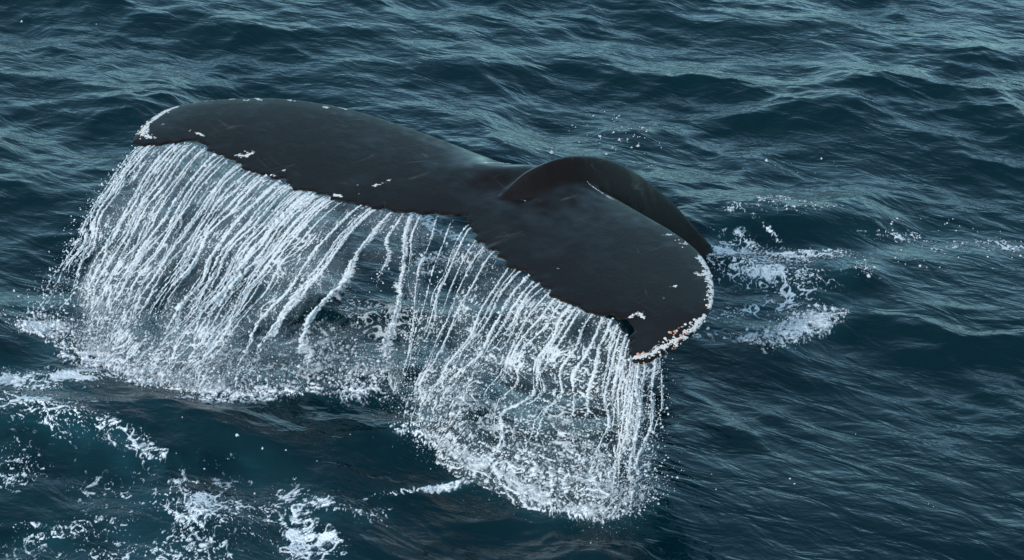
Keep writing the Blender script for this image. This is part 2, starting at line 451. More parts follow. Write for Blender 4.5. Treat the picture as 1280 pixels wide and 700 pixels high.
def build_whale():
    Lc = smooth_poly(LEAD, 900)
    la = arc(Lc)
    # trailing edge: smooth lobes either side of a sharp notch
    k = int(np.argmin(np.hypot(TRAIL[:, 0] - NOTCH[0], TRAIL[:, 1] - NOTCH[1])))
    T1, T2 = smooth_poly(TRAIL[:k + 1], 500), smooth_poly(TRAIL[k:], 500)
    ns = 420
    # pair leading and trailing points lobe by lobe
    kl = int(np.argmin(np.abs((Lc - NOTCH) @ LX)))
    L1, L2 = Lc[:kl + 1], Lc[kl:]
    t = np.linspace(0, 1, ns)
    def lobe(Lp, Tp):
        a, b = arc(Lp), arc(Tp)
        return resample(Lp, a, t), resample(Tp, b, t)
    A1, B1 = lobe(L1, T1)
    A2, B2 = lobe(L2, T2)
    A = np.concatenate([A1, A2[1:]]); B = np.concatenate([B1, B2[1:]])
    n = len(A)
    # ragged trailing edge
    g = grf(512, 6, 60, 5, -0.6)[7]
    g2 = grf(512, 60, 150, 6, -0.2)[9]
    sarc = arc(B) * 5.6
    rag = 0.018 * np.interp((sarc / 5.6) * 511, np.arange(512), g) + 0.006 * np.interp((sarc / 5.6) * 511, np.arange(512), g2)
    lat = (B - NOTCH) @ LX
    chord = np.linalg.norm(A - B, axis=1)
    ramp = np.clip(chord / 0.25, 0, 1)
    # section thickness across the chord
    nc = 56
    c = (1 - np.cos(np.linspace(0, math.pi, nc))) / 2       # 0 leading .. 1 trailing
    prof = 1.65 * (0.85 * np.sqrt(c) - 0.25 * c - 0.72 * c**2 + 0.12 * c**3)
    prof = np.maximum(prof, 0)
    latA = np.abs((A * 0.5 + B * 0.5 - NOTCH) @ LX)
    th = 0.030 + 0.085 * np.exp(-(latA / 1.1) ** 2) + 0.05 * np.exp(-(latA / 0.35) ** 2) + 0.02
    th *= np.clip(chord / 0.35, 0.12, 1) ** 0.7
    mid = A[:, None, :] * (1 - c)[None, :, None] + B[:, None, :] * c[None, :, None]
    mid = mid - AX * ((rag * ramp)[:, None] * (c ** 14)[None, :])[..., None]
    # gentle arch of the blade between its edges, droop of the rim
    arch = (0.022 * np.clip(chord / 1.0, 0, 1))[:, None] * (np.sin(np.pi * c ** 0.8))[None, :]
    T = th[:, None] * prof[None, :]
    edge = 0.010
    up = np.zeros_like(mid); up[..., 2] = 1
    top = mid + up * (arch * 0.6 + T * 0.35 + edge * np.minimum(1, 8 * c)[None, :] * 0.4)[..., None]
    latm = (mid - NOTCH) @ LX
    swell = 0.085 * np.exp(-(latm / 0.36) ** 2) * np.exp(-((c - 0.20) / 0.24) ** 2)[None, :]
    top = top + up * swell[..., None]
    bot = mid + up * (arch * 0.6 - T * 0.9 - edge)[..., None]
    V = np.concatenate([top.reshape(-1, 3), bot.reshape(-1, 3)])
    F = list(grid_faces(n, nc)[:, ::-1])
    off = n * nc
    F += list(grid_faces(n, nc) + off)
    F = np.array(F)
    side = []
    for i in range(n - 1):
        a, b_ = i * nc, (i + 1) * nc
        side.append((a, b_, b_ + off, a + off))
        a, b_ = i * nc + nc - 1, (i + 1) * nc + nc - 1
        side.append((b_, a, a + off, b_ + off))
    for j in range(nc - 1):
        side.append((j + 1, j, j + off, j + 1 + off))
        e = (n - 1) * nc
        side.append((e + j, e + j + 1, e + j + 1 + off, e + j + off))
    F = np.concatenate([F, np.array(side)])
    # tail stock: tall narrow blade lofted under its ridge, running down into the sea
    R = smooth_poly(np.concatenate([[RIDGE[0] - np.array([*SDIR, 0]) * 0.28 + np.array([0, 0, -0.16])], RIDGE,
                                    [RIDGE[-1] + np.array([*SDIR, 0]) * 0.18 + np.array([0, 0, -0.45])],
                                    [RIDGE[-1] + np.array([*SDIR, 0]) * 0.22 + np.array([0, 0, -1.0])]]), 90)
    s = arc(R)
    tan = np.gradient(R, axis=0); tan /= np.linalg.norm(tan, axis=1)[:, None]
    lat_v = np.array([-SDIR[1], SDIR[0], 0.0])
    nrm = np.cross(tan, lat_v); nrm *= np.sign(nrm[:, 2:3] + 1e-9); nrm /= np.linalg.norm(nrm, axis=1)[:, None]
    hgt = np.interp(s, [0, .1, .28, .55, 1], [.06, .16, .36, .62, .85])
    wid = np.interp(s, [0, .1, .25, .5, 1], [.02, .09, .17, .22, .28])
    nr = 40
    ph = np.linspace(0, 2 * math.pi, nr, endpoint=False)
    cp, sp = np.cos(ph), np.sin(ph)
    wx = np.sign(sp) * np.abs(sp) ** 0.9
    wy = cp
    keel = 0.36 + 0.64 * np.clip((1 - wy) / 1.2, 0, 1)
    ctr = R - nrm * (hgt / 2)[:, None]
    ring = ctr[:, None, :] + lat_v[None, None, :] * (wid[:, None] * (wx * keel)[None, :])[..., None] + nrm[:, None, :] * ((hgt / 2)[:, None] * wy[None, :])[..., None]
    V2 = np.concatenate([ring.reshape(-1, 3), ctr[:1], ctr[-1:]])
    F2 = []
    m = len(R)
    tri = []
    for i in range(m - 1):
        for j in range(nr):
            j1 = (j + 1) % nr
            F2.append((i * nr + j, i * nr + j1, (i + 1) * nr + j1, (i + 1) * nr + j))
    for j in range(nr):
        j1 = (j + 1) % nr
        tri.append((j1, j, m * nr)); tri.append(((m - 1) * nr + j, (m - 1) * nr + j1, m * nr + 1))
    me = bpy.data.meshes.new('tmp')
    faces = [tuple(int(q) for q in f) for f in F]
    o2 = len(V)
    faces += [tuple(q + o2 for q in f) for f in F2] + [tuple(q + o2 for q in f) for f in tri]
    me.from_pydata([tuple(p) for p in np.concatenate([V, V2])], [], faces)
    tmp = bpy.data.objects.new('tmp', me)
    COL.objects.link(tmp)
    r = tmp.modifiers.new('r', 'REMESH'); r.mode = 'VOXEL'; r.voxel_size = 0.0085
    sm = tmp.modifiers.new('s', 'SMOOTH'); sm.factor = 0.5; sm.iterations = 5
    dg = bpy.context.evaluated_depsgraph_get()
    res = bpy.data.meshes.new_from_object(tmp.evaluated_get(dg))
    bpy.data.objects.remove(tmp)
    bpy.data.meshes.remove(me)
    # fair the stock into the flukes: smooth hard only around that junction
    tmp = bpy.data.objects.new('tmp', res)
    COL.objects.link(tmp)
    co = np.empty(len(res.vertices) * 3, np.float32); res.vertices.foreach_get('co', co); co = co.reshape(-1, 3)
    la_ = (co - NOTCH) @ LX; ax_ = (co - NOTCH) @ AX
    wgt = np.exp(-(la_ / 0.34) ** 4) * sstep(0.15, 0.5, ax_) * sstep(1.35, 0.8, ax_)
    vg = tmp.vertex_groups.new(name='fair')
    lev = np.round(wgt * 10).astype(int)
    for q in range(1, 11):
        ids = np.nonzero(lev == q)[0]
        if len(ids): vg.add([int(i) for i in ids], q / 10.0, 'REPLACE')
    sm = tmp.modifiers.new('s', 'SMOOTH'); sm.factor = 0.5; sm.iterations = 70; sm.vertex_group = 'fair'
    dg = bpy.context.evaluated_depsgraph_get()
    out = bpy.data.meshes.new_from_object(tmp.evaluated_get(dg))
    bpy.data.objects.remove(tmp)
    return out, B

whale_me, TRAIL_EDGE = build_whale()
whale_me.name = 'whale'
whale_me.materials.clear()
whale_me.materials.append(M_SKIN)
nv = len(whale_me.vertices)
wco = np.empty(nv * 3, np.float32); whale_me.vertices.foreach_get('co', wco); wco = wco.reshape(-1, 3)
wno = np.empty(nv * 3, np.float32); whale_me.vertices.foreach_get('normal', wno); wno = wno.reshape(-1, 3)
MARKS = [([(-2.099, 2.351, 1.138), (-2.226, 2.329, 1.135)], 0.012), ([(-2.318, 2.292, 1.133), (-2.395, 2.181, 1.134), (-2.484, 2.001, 1.136), (-2.524, 1.877, 1.138), (-2.521, 1.727, 1.140), (-2.445, 1.685, 1.142)], 0.023), ([(-1.980, 2.345, 1.140), (-1.957, 2.344, 1.140)], 0.014), ([(-1.875, 2.314, 1.142), (-1.858, 2.313, 1.142)], 0.013), ([(-1.825, 2.383, 1.142), (-1.769, 2.326, 1.142)], 0.014), ([(-1.583, 2.389, 1.133), (-1.556, 2.331, 1.134)], 0.014), ([(-1.319, 2.245, 1.123), (-1.296, 2.234, 1.122)], 0.015), ([(-1.273, 2.310, 1.119), (-1.157, 2.243, 1.112)], 0.010), ([(-2.165, 1.774, 1.142), (-2.104, 1.711, 1.142)], 0.013), ([(-2.212, 1.801, 1.142), (-2.207, 1.801, 1.142)], 0.013), ([(-2.405, 1.899, 1.140), (-2.394, 1.899, 1.140)], 0.013), ([(-2.360, 1.980, 1.139), (-2.350, 1.897, 1.141)], 0.007), ([(-2.235, 2.100, 1.139), (-2.229, 2.100, 1.140)], 0.012), ([(-1.839, 1.440, 1.131), (-1.821, 1.430, 1.130)], 0.018), ([(-1.788, 1.420, 1.128), (-1.756, 1.482, 1.129)], 0.014), ([(-1.812, 1.501, 1.132), (-1.795, 1.491, 1.131)], 0.009), ([(-1.596, 1.167, 1.112), (-1.585, 1.168, 1.112)], 0.015), ([(-1.517, 1.242, 1.112), (-1.511, 1.242, 1.112)], 0.011), ([(-1.166, 0.915, 1.088), (-1.113, 0.907, 1.086)], 0.012), ([(-0.915, 1.045, 1.083), (-0.803, 1.144, 1.082)], 0.014), ([(-0.905, 1.767, 1.098), (-0.863, 1.681, 1.095)], 0.012), ([(-0.754, 1.530, 1.088), (-0.703, 1.486, 1.085)], 0.014), ([(-1.016, 1.060, 1.087), (-1.016, 1.060, 1.087)], 0.012), ([(-2.257, 1.854, 1.142), (-2.251, 1.854, 1.142)], 0.008), ([(-2.098, 1.814, 1.142), (-2.098, 1.814, 1.142)], 0.008), ([(-1.010, 0.937, 1.083), (-1.005, 0.938, 1.083)], 0.008), ([(0.961, 0.541, 0.966), (1.042, 0.601, 0.959)], 0.014), ([(1.071, 0.465, 0.959), (1.123, 0.473, 0.955)], 0.012), ([(1.143, 0.048, 0.958), (1.218, 0.037, 0.953)], 0.015), ([(1.194, 0.301, 0.952), (1.241, 0.085, 0.950)], 0.023), ([(1.227, 0.105, 0.951), (1.244, -0.163, 0.952), (1.220, -0.372, 0.953)], 0.020), ([(0.853, -0.207, 0.975), (0.858, -0.207, 0.975)], 0.012), ([(1.010, -0.156, 0.971), (1.016, -0.145, 0.970)], 0.018), ([(0.992, -0.208, 0.970), (0.997, -0.217, 0.970)], 0.012), ([(0.927, -0.320, 0.969), (0.943, -0.299, 0.969)], 0.015), ([(1.072, -0.290, 0.964), (1.077, -0.289, 0.964)], 0.012), ([(1.060, -0.062, 0.966), (1.065, -0.062, 0.966)], 0.012), ([(0.850, -0.276, 0.973), (0.850, -0.286, 0.973)], 0.008), ([(0.726, -0.535, 0.969), (0.777, -0.484, 0.969), (0.794, -0.539, 0.966)], 0.016), ([(0.296, 0.037, 1.004), (0.296, 0.037, 1.004)], 0.010), ([(0.736, -0.997, 0.948), (0.819, -0.945, 0.945), (0.890, -0.868, 0.945)], 0.021), ([(0.909, -0.857, 0.945), (1.011, -0.749, 0.945), (1.096, -0.633, 0.946)], 0.018), ([(1.106, -0.614, 0.946), (1.173, -0.479, 0.950)], 0.021), ([(0.774, 1.015, 0.962), (0.905, 0.873, 0.962)], 0.010), ([(0.053, 0.961, 1.024), (0.170, 1.045, 1.006)], 0.004), ([(0.517, 0.568, 0.999), (0.555, 0.456, 0.999)], 0.004), ([(-0.425, 1.139, 1.067), (-0.318, 1.084, 1.058)], 0.003)]
for q in range(46):          # old thin scratches
    c_ = NOTCH + LX * rng.uniform(-1.9, 2.3) + AX * rng.uniform(-0.3, 0.6)
    a_ = rng.uniform(0, math.pi); l_ = rng.uniform(0.02, 0.11)
    MARKS.append(([tuple(c_), tuple(c_ + np.array([math.cos(a_), math.sin(a_), 0]) * l_)], rng.uniform(0.003, 0.0065)))
mark = np.zeros(nv)
wob = samp(grf(512, 8, 120, 31, -0.8), wco[:, 0] / 1.2, wco[:, 1] / 1.2)
wob2 = samp(grf(512, 8, 120, 32, -0.8), wco[:, 0] / 1.2, wco[:, 1] / 1.2)
for line, w in MARKS:
    for a, b in zip(line[:-1], line[1:]):
        a, b = np.array(a), np.array(b)
        d = b - a
        L2 = max(float(d @ d), 1e-8)
        p = wco - a + np.stack([wob, wob2, wob * 0], -1) * min(0.012, w * 0.5)
        t = np.clip((p @ d) / L2, 0, 1)
        dist = np.linalg.norm((p - t[:, None] * d) * np.array([1, 1, 0.7]), axis=1)
        mark = np.maximum(mark, 1 - sstep(w * 0.5, w * 1.35, dist))
mark *= np.clip(1.0 + 0.45 * samp(grf(512, 10, 60, 33, -0.3), wco[:, 0] / 1.1, wco[:, 1] / 1.1), 0, 1)
# faint old scratches and specks
sp_n = samp(grf(1024, 90, 300, 41), wco[:, 0] / 3.0, wco[:, 1] / 3.0)
mark = np.maximum(mark, sstep(4.1, 4.7, sp_n) * 0.8 * (wno[:, 2] > 0))
mark *= (wno[:, 2] > -0.2)
wet = 0.6 * np.exp(-(((wco - NOTCH) @ LX) / 0.6) ** 2) * sstep(0.0, 0.4, (wco - NOTCH) @ AX) * sstep(0.85, 0.65, (wco - NOTCH) @ AX) * sstep(0.6, 0.9, wno[:, 2])
wet = np.clip(wet + 0.25 * samp(grf(512, 2, 30, 35, -0.9), wco[:, 0] / 2.5, wco[:, 1] / 2.5) * (0.4 + wet), 0, 1)
at = whale_me.attributes.new('wet', 'FLOAT', 'POINT')
at.data.foreach_set('value', wet.astype(np.float32))
at = whale_me.attributes.new('mark', 'FLOAT', 'POINT')
at.data.foreach_set('value', mark.astype(np.float32))
whale_me.polygons.foreach_set('use_smooth', np.ones(len(whale_me.polygons), bool))
whale_me.update()
whale = link('whale', whale_me, label='dark grey whale tail with two broad flukes raised above the sea', cat='whale')

# barnacles: small ribbed cones with a crater
def barnacle_mesh(name, mat, seed):
    g = np.random.default_rng(seed)
    n = 7
    a = np.linspace(0, 2 * math.pi, n, endpoint=False)
    prof = [(1.0, -0.25), (0.85, 0.35), (0.55, 0.75), (0.30, 0.72), (0.12, 0.35)]
    v, f = [], []
    for r, z in prof:
        for q in a:
            k = 1 + g.uniform(-.15, .15)
            v.append((r * k * math.cos(q), r * k * math.sin(q), z))
    for i in range(len(prof) - 1):
        for j in range(n):
            f.append((i * n + j, i * n + (j + 1) % n, (i + 1) * n + (j + 1) % n, (i + 1) * n + j))
    return mesh_np(name, np.array(v), np.array(f), mat, smooth=False)
B_ME = [barnacle_mesh('barnacle', M_BARN, 1), barnacle_mesh('barnacle', M_BARN, 2), barnacle_mesh('barnacle', M_BARN_RED, 3)]
bvh = BVHTree.FromPolygons([tuple(map(float, p)) for p in wco], [tuple(p.vertices) for p in whale_me.polygons])
BARN = [([(0.736, -0.997, 0.948), (0.819, -0.945, 0.945), (0.889, -0.877, 0.945), (0.960, -0.808, 0.944), (1.022, -0.730, 0.945)], 46, 0.070), ([(1.037, -0.729, 0.944), (1.107, -0.605, 0.947), (1.173, -0.479, 0.950), (1.222, -0.342, 0.953), (1.247, -0.194, 0.951), (1.245, -0.002, 0.951), (1.216, 0.170, 0.951)], 24, 0.050), ([(0.980, -0.699, 0.949), (1.033, -0.630, 0.950)], 12, 0.050), ([(-2.524, 2.003, 1.135), (-2.569, 1.797, 1.138), (-2.511, 1.687, 1.141)], 22, 0.035), ([(1.175, 0.321, 0.953), (1.085, 0.537, 0.957)], 8, 0.050), ([(-1.833, 1.440, 1.130), (-1.760, 1.469, 1.129)], 5, 0.030)]
for bi, (line, count, spread) in enumerate(BARN):
    P = np.array(line); a = arc(P)
    for q in range(count):
        t = rng.random()
        p = resample(P, a, np.array([t]))[0] + rng.normal(0, spread * 0.5, 3) * np.array([1, 1, 0.6])
        hit = bvh.find_nearest(Vector(p))
        if hit[0] is None: continue
        red = bi in (0, 2) and rng.random() < (0.45 if bi == 0 else 0.7)
        o = link('barnacle', B_ME[2 if red else int(rng.integers(0, 2))], whale)
        s = float(rng.uniform(0.004, 0.013)) * (1.0 if bi < 3 else 0.7)
        o.matrix_local = (Matrix.Translation(hit[0]) @ hit[1].to_track_quat('Z', 'Y').to_matrix().to_4x4()
                          @ Matrix.Rotation(rng.random() * 6.28, 4, 'Z') @ Matrix.Diagonal((s, s * rng.uniform(.7, 1.2), s * rng.uniform(.6, 1.1), 1)))

# ---------------------------------------------------------------- water falling from the trailing edges
FALL = [((-2.552, 1.582, 1.142), (-3.258, 1.179, 0.000)), ((-2.392, 1.606, 1.142), (-3.124, 1.021, 0.000)), ((-2.177, 1.633, 1.142), (-2.959, 0.866, 0.000)), ((-2.000, 1.490, 1.137), (-2.832, 0.735, 0.000)), ((-1.823, 1.324, 1.126), (-2.685, 0.606, 0.000)), ((-1.594, 1.144, 1.112), (-2.506, 0.457, 0.000)), ((-1.372, 1.001, 1.098), (-2.325, 0.321, 0.000)), ((-1.153, 0.871, 1.086), (-2.114, 0.218, 0.000)), ((-0.940, 0.798, 1.076), (-1.855, 0.177, 0.000)), ((-0.781, 0.743, 1.068), (-1.513, 0.208, 0.000)), ((-0.650, 0.708, 1.062), (-0.802, 0.415, 0.000)), ((-0.494, 0.708, 1.056), (-0.727, 0.126, 0.000)), ((-0.284, 0.593, 1.044), (-0.757, -0.174, 0.000)), ((-0.153, 0.294, 1.030), (-0.687, -0.272, 0.000)), ((0.000, 0.108, 1.018), (-0.605, -0.417, 0.000)), ((0.150, -0.104, 1.005), (-0.476, -0.560, 0.000)), ((0.296, -0.312, 0.993), (-0.298, -0.728, 0.000)), ((0.489, -0.454, 0.981), (0.000, -1.020, 0.000)), ((0.633, -0.541, 0.972), (0.337, -1.268, 0.000)), ((0.720, -0.785, 0.959), (0.574, -1.372, 0.000)), ((0.758, -1.021, 0.945), (0.719, -1.328, 0.000)), ((0.931, -0.907, 0.940), (0.883, -1.127, 0.000))]
FT = np.array([a for a, b in FALL]); FB = np.array([b for a, b in FALL])
FS = np.concatenate([[0], np.cumsum(np.linalg.norm(np.diff(FT, axis=0), axis=1))])   # metres along the edge
S_MID0, S_MID1, S_END = FS[9], FS[12], FS[-1]
def fall_pos(S, tau):
    """point of the falling sheet: S metres along the edge, tau 0 at the edge .. 1 at the sea"""
    T = np.stack([np.interp(S, FS, FT[:, c]) for c in range(3)], -1)
    Bm = np.stack([np.interp(S, FS, FB[:, c]) for c in range(3)], -1)
    h = 1 - (1 - np.clip(tau, 0, 2)) ** 1.12 if False else np.clip(tau, 0, 2) ** 0.92
    z = np.clip(tau, 0, 2) ** 1.22
    P = T + (Bm - T) * h[..., None]
    P[..., 2] = T[..., 2] - 0.012 + (Bm[..., 2] - T[..., 2]) * z
    return P
OUT = -AX        # the sheet bellies away from the flukes

G_LONG = grf(512, 10, 22, 51, 0.0, 7.0)
G_LONG2 = grf(512, 14, 34, 52, 0.0, 4.5)
G_CELL = grf(512, 12, 26, 53, 0.0, 1.5)
G_LOW = grf(512, 2, 9, 54, -0.7)
G_FINE = grf(512, 30, 120, 55, -0.5)
TT = np.linspace(0, 1.02, 200)

class Rope:
    """one stream: its path S(tau) along the sheet, its radius and where it ends"""
    def __init__(self, S0, end, rad, seed, wild):
        self.g = np.random.default_rng(seed)
        self.S0, self.end, self.rad, self.seed = S0, end, rad, seed
        ph = self.g.uniform(0, 50)
        self.ph = ph
        n = len(TT)
        self.wig = (samp(G_LOW, np.full(n, S0 / 1.3), TT * 0.45) * 0.035 + samp(G_LOW, np.full(n, ph), TT * 0.55 + ph) * 0.022 + samp(G_CELL, np.full(n, ph * .7), TT * 0.32 + ph) * 0.011) * TT ** 0.8 * wild
        self.wig *= 1.0 - 0.5 * float(sstep(S_MID0 - 0.5, S_MID0 - 0.1, np.array(S0))) * (S0 < S_MID1)
        self.wig += samp(G_FINE, np.full(n, ph * .37), TT * 0.55 + ph) * 0.0032 * TT ** 0.5
        self.out = samp(G_LOW, np.full(n, ph * .3), TT * 0.5 + ph) * 0.035 * TT
    def path(self, t):
        S = self.S0 + np.interp(t, TT, self.wig)
        P = fall_pos(S, np.clip(t, 0, 1.02)) + OUT * (0.014 + np.interp(t, TT, self.out))[..., None]
        return P
    def build(self, label, group, cat='water stream'):
        n, k = 170, 6
        t = np.linspace(-0.012, self.end, n)
        C = self.path(np.maximum(t, 0))
        neg = np.where(t < 0, -t, 0)[:, None]
        C = C - OUT * neg * 1.6 + np.array([0, 0, 0.3]) * neg
        ph = self.ph
        r = self.rad * (0.8 + 0.34 * samp(G_FINE, np.full(n, ph), t * 0.9 + ph) + 0.30 * samp(G_CELL, np.full(n, ph * 2), t * 0.8 + ph))
        r = r * (1 + 0.55 * np.clip(t, 0, 1) * np.sin(t * self.g.uniform(110, 190) + 3 * samp(G_CELL, np.full(n, ph), t * .6)))
        r = r + self.rad * 0.5 * samp(G_LOW, np.full(n, ph * 3), t * 0.9 + ph) * t
        gap = samp(G_FINE, np.full(n, ph * 1.7), t * 0.5 + ph * .6)
        r = r * sstep(-2.3 + 1.5 * t, -1.6 + 1.5 * t, gap)       # tears into beads as it falls
        r = np.maximum(r, self.rad * 0.05) * (1 - 0.15 * t) * np.clip((self.end - t) / 0.12, 0.03, 1)
        a = np.linspace(0, 2 * math.pi, k, endpoint=False)
        tan = np.gradient(C, axis=0); tan /= np.linalg.norm(tan, axis=1)[:, None]
        u = np.cross(tan, OUT); u /= np.linalg.norm(u, axis=1)[:, None]
        w = np.cross(tan, u)
        jit = 1 + self.g.uniform(-.55, .9, (n, k))
        V = C[:, None, :] + (u[:, None, :] * np.cos(a)[None, :, None] + w[:, None, :] * np.sin(a)[None, :, None]) * (r[:, None] * jit)[..., None]
        i = np.arange(n - 1)[:, None] * k; j = np.arange(k)[None, :]; j1 = (j + 1) % k
        F = np.stack([i + j, i + j1, i + k + j1, i + k + j], -1).reshape(-1, 4)
        link('water_stream', mesh_np('water_stream', V.reshape(-1, 3), F, M_ROPE), label=label, cat=cat, group=group)

ROPES_L, ROPES_R = [], []
s, q = 0.02, 0
while s < S_MID0 + 0.04:
    ROPES_L.append(Rope(s, float(rng.uniform(0.70, 1.02)), float(np.clip(np.exp(rng.normal(math.log(0.0033), 0.48)), 0.002, 0.008)), 100 + q, 0.85))
    s += float(np.clip(np.exp(rng.normal(math.log(0.036), 0.62)), 0.014, 0.13)); q += 1
LONE = Rope(FS[10], 0.97, 0.007, 400, 0.8)
ROPES_M = [Rope(float(x_), float(rng.uniform(0.35, 1.0)), float(rng.uniform(0.002, 0.0038)), 450 + i_, 1.8) for i_, x_ in enumerate(np.linspace(S_MID0 + 0.08, S_MID1, 5))]
s = S_MID1 + 0.04
while s < S_END - 0.02:
    ROPES_R.append(Rope(s, float(rng.uniform(0.40, 1.0)), float(np.clip(np.exp(rng.normal(math.log(0.0033), 0.45)), 0.002, 0.007)), 500 + q, 1.0))
    s += float(rng.uniform(0.035, 0.085)) * (2.2 if s < S_MID1 + 0.55 else 1.0); q += 1
ROPES_L[0].build('outermost white stream falling from the tip of the left fluke', None)
for r_ in ROPES_L[1:]:
    r_.build('white rope of water streaming from the left fluke into the sea', 'streams of water off the left fluke')
LONE.build('lone broken strand of water hanging beside the notch between the flukes', None)
for r_ in ROPES_M:
    r_.build('thin sparse strand of water falling below the notch between the flukes', 'sparse streams below the notch')
for r_ in ROPES_R[:-1]:
    r_.build('frothy strand of water dropping from the right fluke into the sea', 'streams of water off the right fluke')
ROPES_R[-1].build('thin outermost trickle dropping from the barnacled tip of the right fluke', None)

def veil(name, s0, s1, layer, lacy, ropes, label):
    ns = int((s1 - s0) / 0.0060); nt_ = len(TT)
    S, T = np.meshgrid(np.linspace(s0, s1, ns), TT, indexing='ij')
    q = T * 1.35
    warp = samp(G_LOW, S / 2.2 + layer * .37, q / 2.2) * 0.06 * T + samp(G_CELL, S / 2.0, q / 2.0 + layer * .2) * 0.014 * T ** 1.3
    sw = S + warp
    n1 = samp(G_LONG, sw / 0.95 + layer * .31, q / 0.95)
    n2 = samp(G_LONG2, sw / 1.05 + layer * .17, q / 1.05)
    n3 = samp(G_CELL, sw / 1.9 + layer * .43 + 0.02 * n1, q / 1.9)
    low = samp(G_LOW, S / 2.6 + layer * .7, q / 2.6)
    fine = samp(G_FINE, S / 0.9, q / 0.9 + layer * .5)
    # white skirts either side of the streams
    rope = np.zeros_like(S)
    for r_ in ropes:
        d = np.abs(S - (r_.S0 + r_.wig[None, :]))
        w = r_.rad * (1.2 + 0.5 * n2 + 0.35 * fine) + 0.0025
        rope = np.maximum(rope, np.exp(-(d / np.maximum(w, 0.004)) ** 2) * sstep(r_.end + 0.05, r_.end - 0.25, T))
    thread = np.exp(-(n1 / 0.24) ** 2) * (0.72 - 0.30 * lacy)
    thread2 = np.exp(-(n2 / 0.24) ** 2) * (0.60 + 0.15 * low)
    n4 = samp(G_CELL, sw / 1.2 + layer * .13 + 0.02 * n2, q / 1.2 + .37)
    brk = sstep(-0.7, 0.5, samp(G_LOW, S / 0.9 + .3, q / 0.9 + layer * .4))
    cell = np.maximum(np.exp(-(n3 / 0.17) ** 2), 0.85 * np.exp(-(n4 / 0.15) ** 2) * brk) * sstep(0.1, 0.8, T + 0.45 * lacy + 0.15 * low)
    white = np.maximum(np.maximum(rope * 1.1, thread), np.maximum(thread2, cell * (0.80 + 0.4 * lacy)))
    if lacy < 0.3:
        dens = 1.0 - 0.62 * sstep(S_MID0 - 0.30, S_MID0 + 0.05, S) - 0.15 * sstep(0.25, 0.0, S)
    else:
        dens = 0.50 + 0.56 * sstep(S_MID1 + 0.2, S_MID1 + 0.9, S) - 0.2 * sstep(S_END - .25, S_END, S)
    dens = dens - 0.08 + 0.34 * low * (0.5 + T) + 0.08 * sstep(0.70, 1.0, T)
    white = np.maximum(white * np.clip(dens + 0.02, 0, 1.15), rope) * (0.92 + 0.20 * fine)
    film = np.clip(dens - 0.12 + 0.22 * low + 0.12 * n2, 0, 1) * (0.40 - 0.20 * lacy)
    if layer: film *= 0.6; white *= 0.70
    edge = np.minimum(S - s0, s1 - S)
    keep = sstep(0.0, 0.08, edge + 0.05 * n1)
    white *= keep; film *= keep
    P = fall_pos(S, T)
    P = P + OUT * (0.018 * white + 0.030 * low * T + 0.010 * n1 * T - 0.10 * layer * (0.3 + T))[..., None]
    alpha = np.maximum(white - 0.25, film - 0.05)
    f = grid_faces(ns, nt_)
    al = alpha.ravel()
    f = f[al[f].max(1) > 0.0]
    v, f, at_ = compact(P.reshape(-1, 3), f, {'white': white.ravel(), 'film': film.ravel()})
    return link(name, mesh_np(name, v, f, M_VEIL, at_), label=label, cat='falling water', kind='stuff')
veil('water_veil', 0.0, S_MID1 - 0.15, 0, 0.0, ROPES_L + [LONE] + ROPES_M, 'thin ragged veil of water pouring off the left fluke')
veil('water_veil', 0.05, S_MID0 + 0.2, 1, 0.15, [], 'second sheet of water behind the veil off the left fluke')
veil('water_veil', S_MID0 + 0.35, S_END, 0, 0.9, ROPES_R, 'lacy torn veil of water dropping from the right fluke')
veil('water_veil', S_MID1 + 0.2, S_END - 0.1, 1, 1.0, [], 'second lacy sheet of water behind the veil off the right fluke')

# sky glints on water pooled at the stock joint, modelled as white strands
GLINT_STRANDS = [([(-0.183, 1.406, 1.033), (-0.097, 1.419, 1.021), (-0.022, 1.457, 1.009), (0.043, 1.493, 0.998)], 'short white strand modelling the glint on water where the left fluke meets the tail stock'), ([(0.409, 1.331, 0.956), (0.473, 1.269, 0.956), (0.546, 1.205, 0.958), (0.618, 1.125, 0.961), (0.680, 1.060, 0.964)], 'thin white strand modelling the glint on water beside the tail stock on the right fluke')]
for line_, lab_ in GLINT_STRANDS:
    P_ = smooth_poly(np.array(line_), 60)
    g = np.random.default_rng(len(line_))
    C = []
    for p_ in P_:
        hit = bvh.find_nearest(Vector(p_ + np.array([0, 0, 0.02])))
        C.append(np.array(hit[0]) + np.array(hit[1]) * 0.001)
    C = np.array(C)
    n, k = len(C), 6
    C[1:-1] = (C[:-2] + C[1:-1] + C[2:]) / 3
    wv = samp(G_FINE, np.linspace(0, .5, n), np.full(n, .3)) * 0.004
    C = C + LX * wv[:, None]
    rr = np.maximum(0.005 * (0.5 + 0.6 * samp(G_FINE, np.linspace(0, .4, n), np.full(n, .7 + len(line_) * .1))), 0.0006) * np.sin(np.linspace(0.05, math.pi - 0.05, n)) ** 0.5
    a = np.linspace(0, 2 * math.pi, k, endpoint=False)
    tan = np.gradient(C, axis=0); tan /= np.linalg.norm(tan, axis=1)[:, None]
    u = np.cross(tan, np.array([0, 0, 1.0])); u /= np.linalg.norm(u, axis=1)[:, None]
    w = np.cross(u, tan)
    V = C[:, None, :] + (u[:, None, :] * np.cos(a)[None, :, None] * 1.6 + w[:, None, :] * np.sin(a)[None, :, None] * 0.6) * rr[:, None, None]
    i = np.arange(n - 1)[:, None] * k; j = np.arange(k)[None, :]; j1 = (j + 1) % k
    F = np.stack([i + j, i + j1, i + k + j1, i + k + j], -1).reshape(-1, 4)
    link('glint_strand', mesh_np('glint_strand', V.reshape(-1, 3), F, M_ROPE), label=lab_, cat='water trickle')

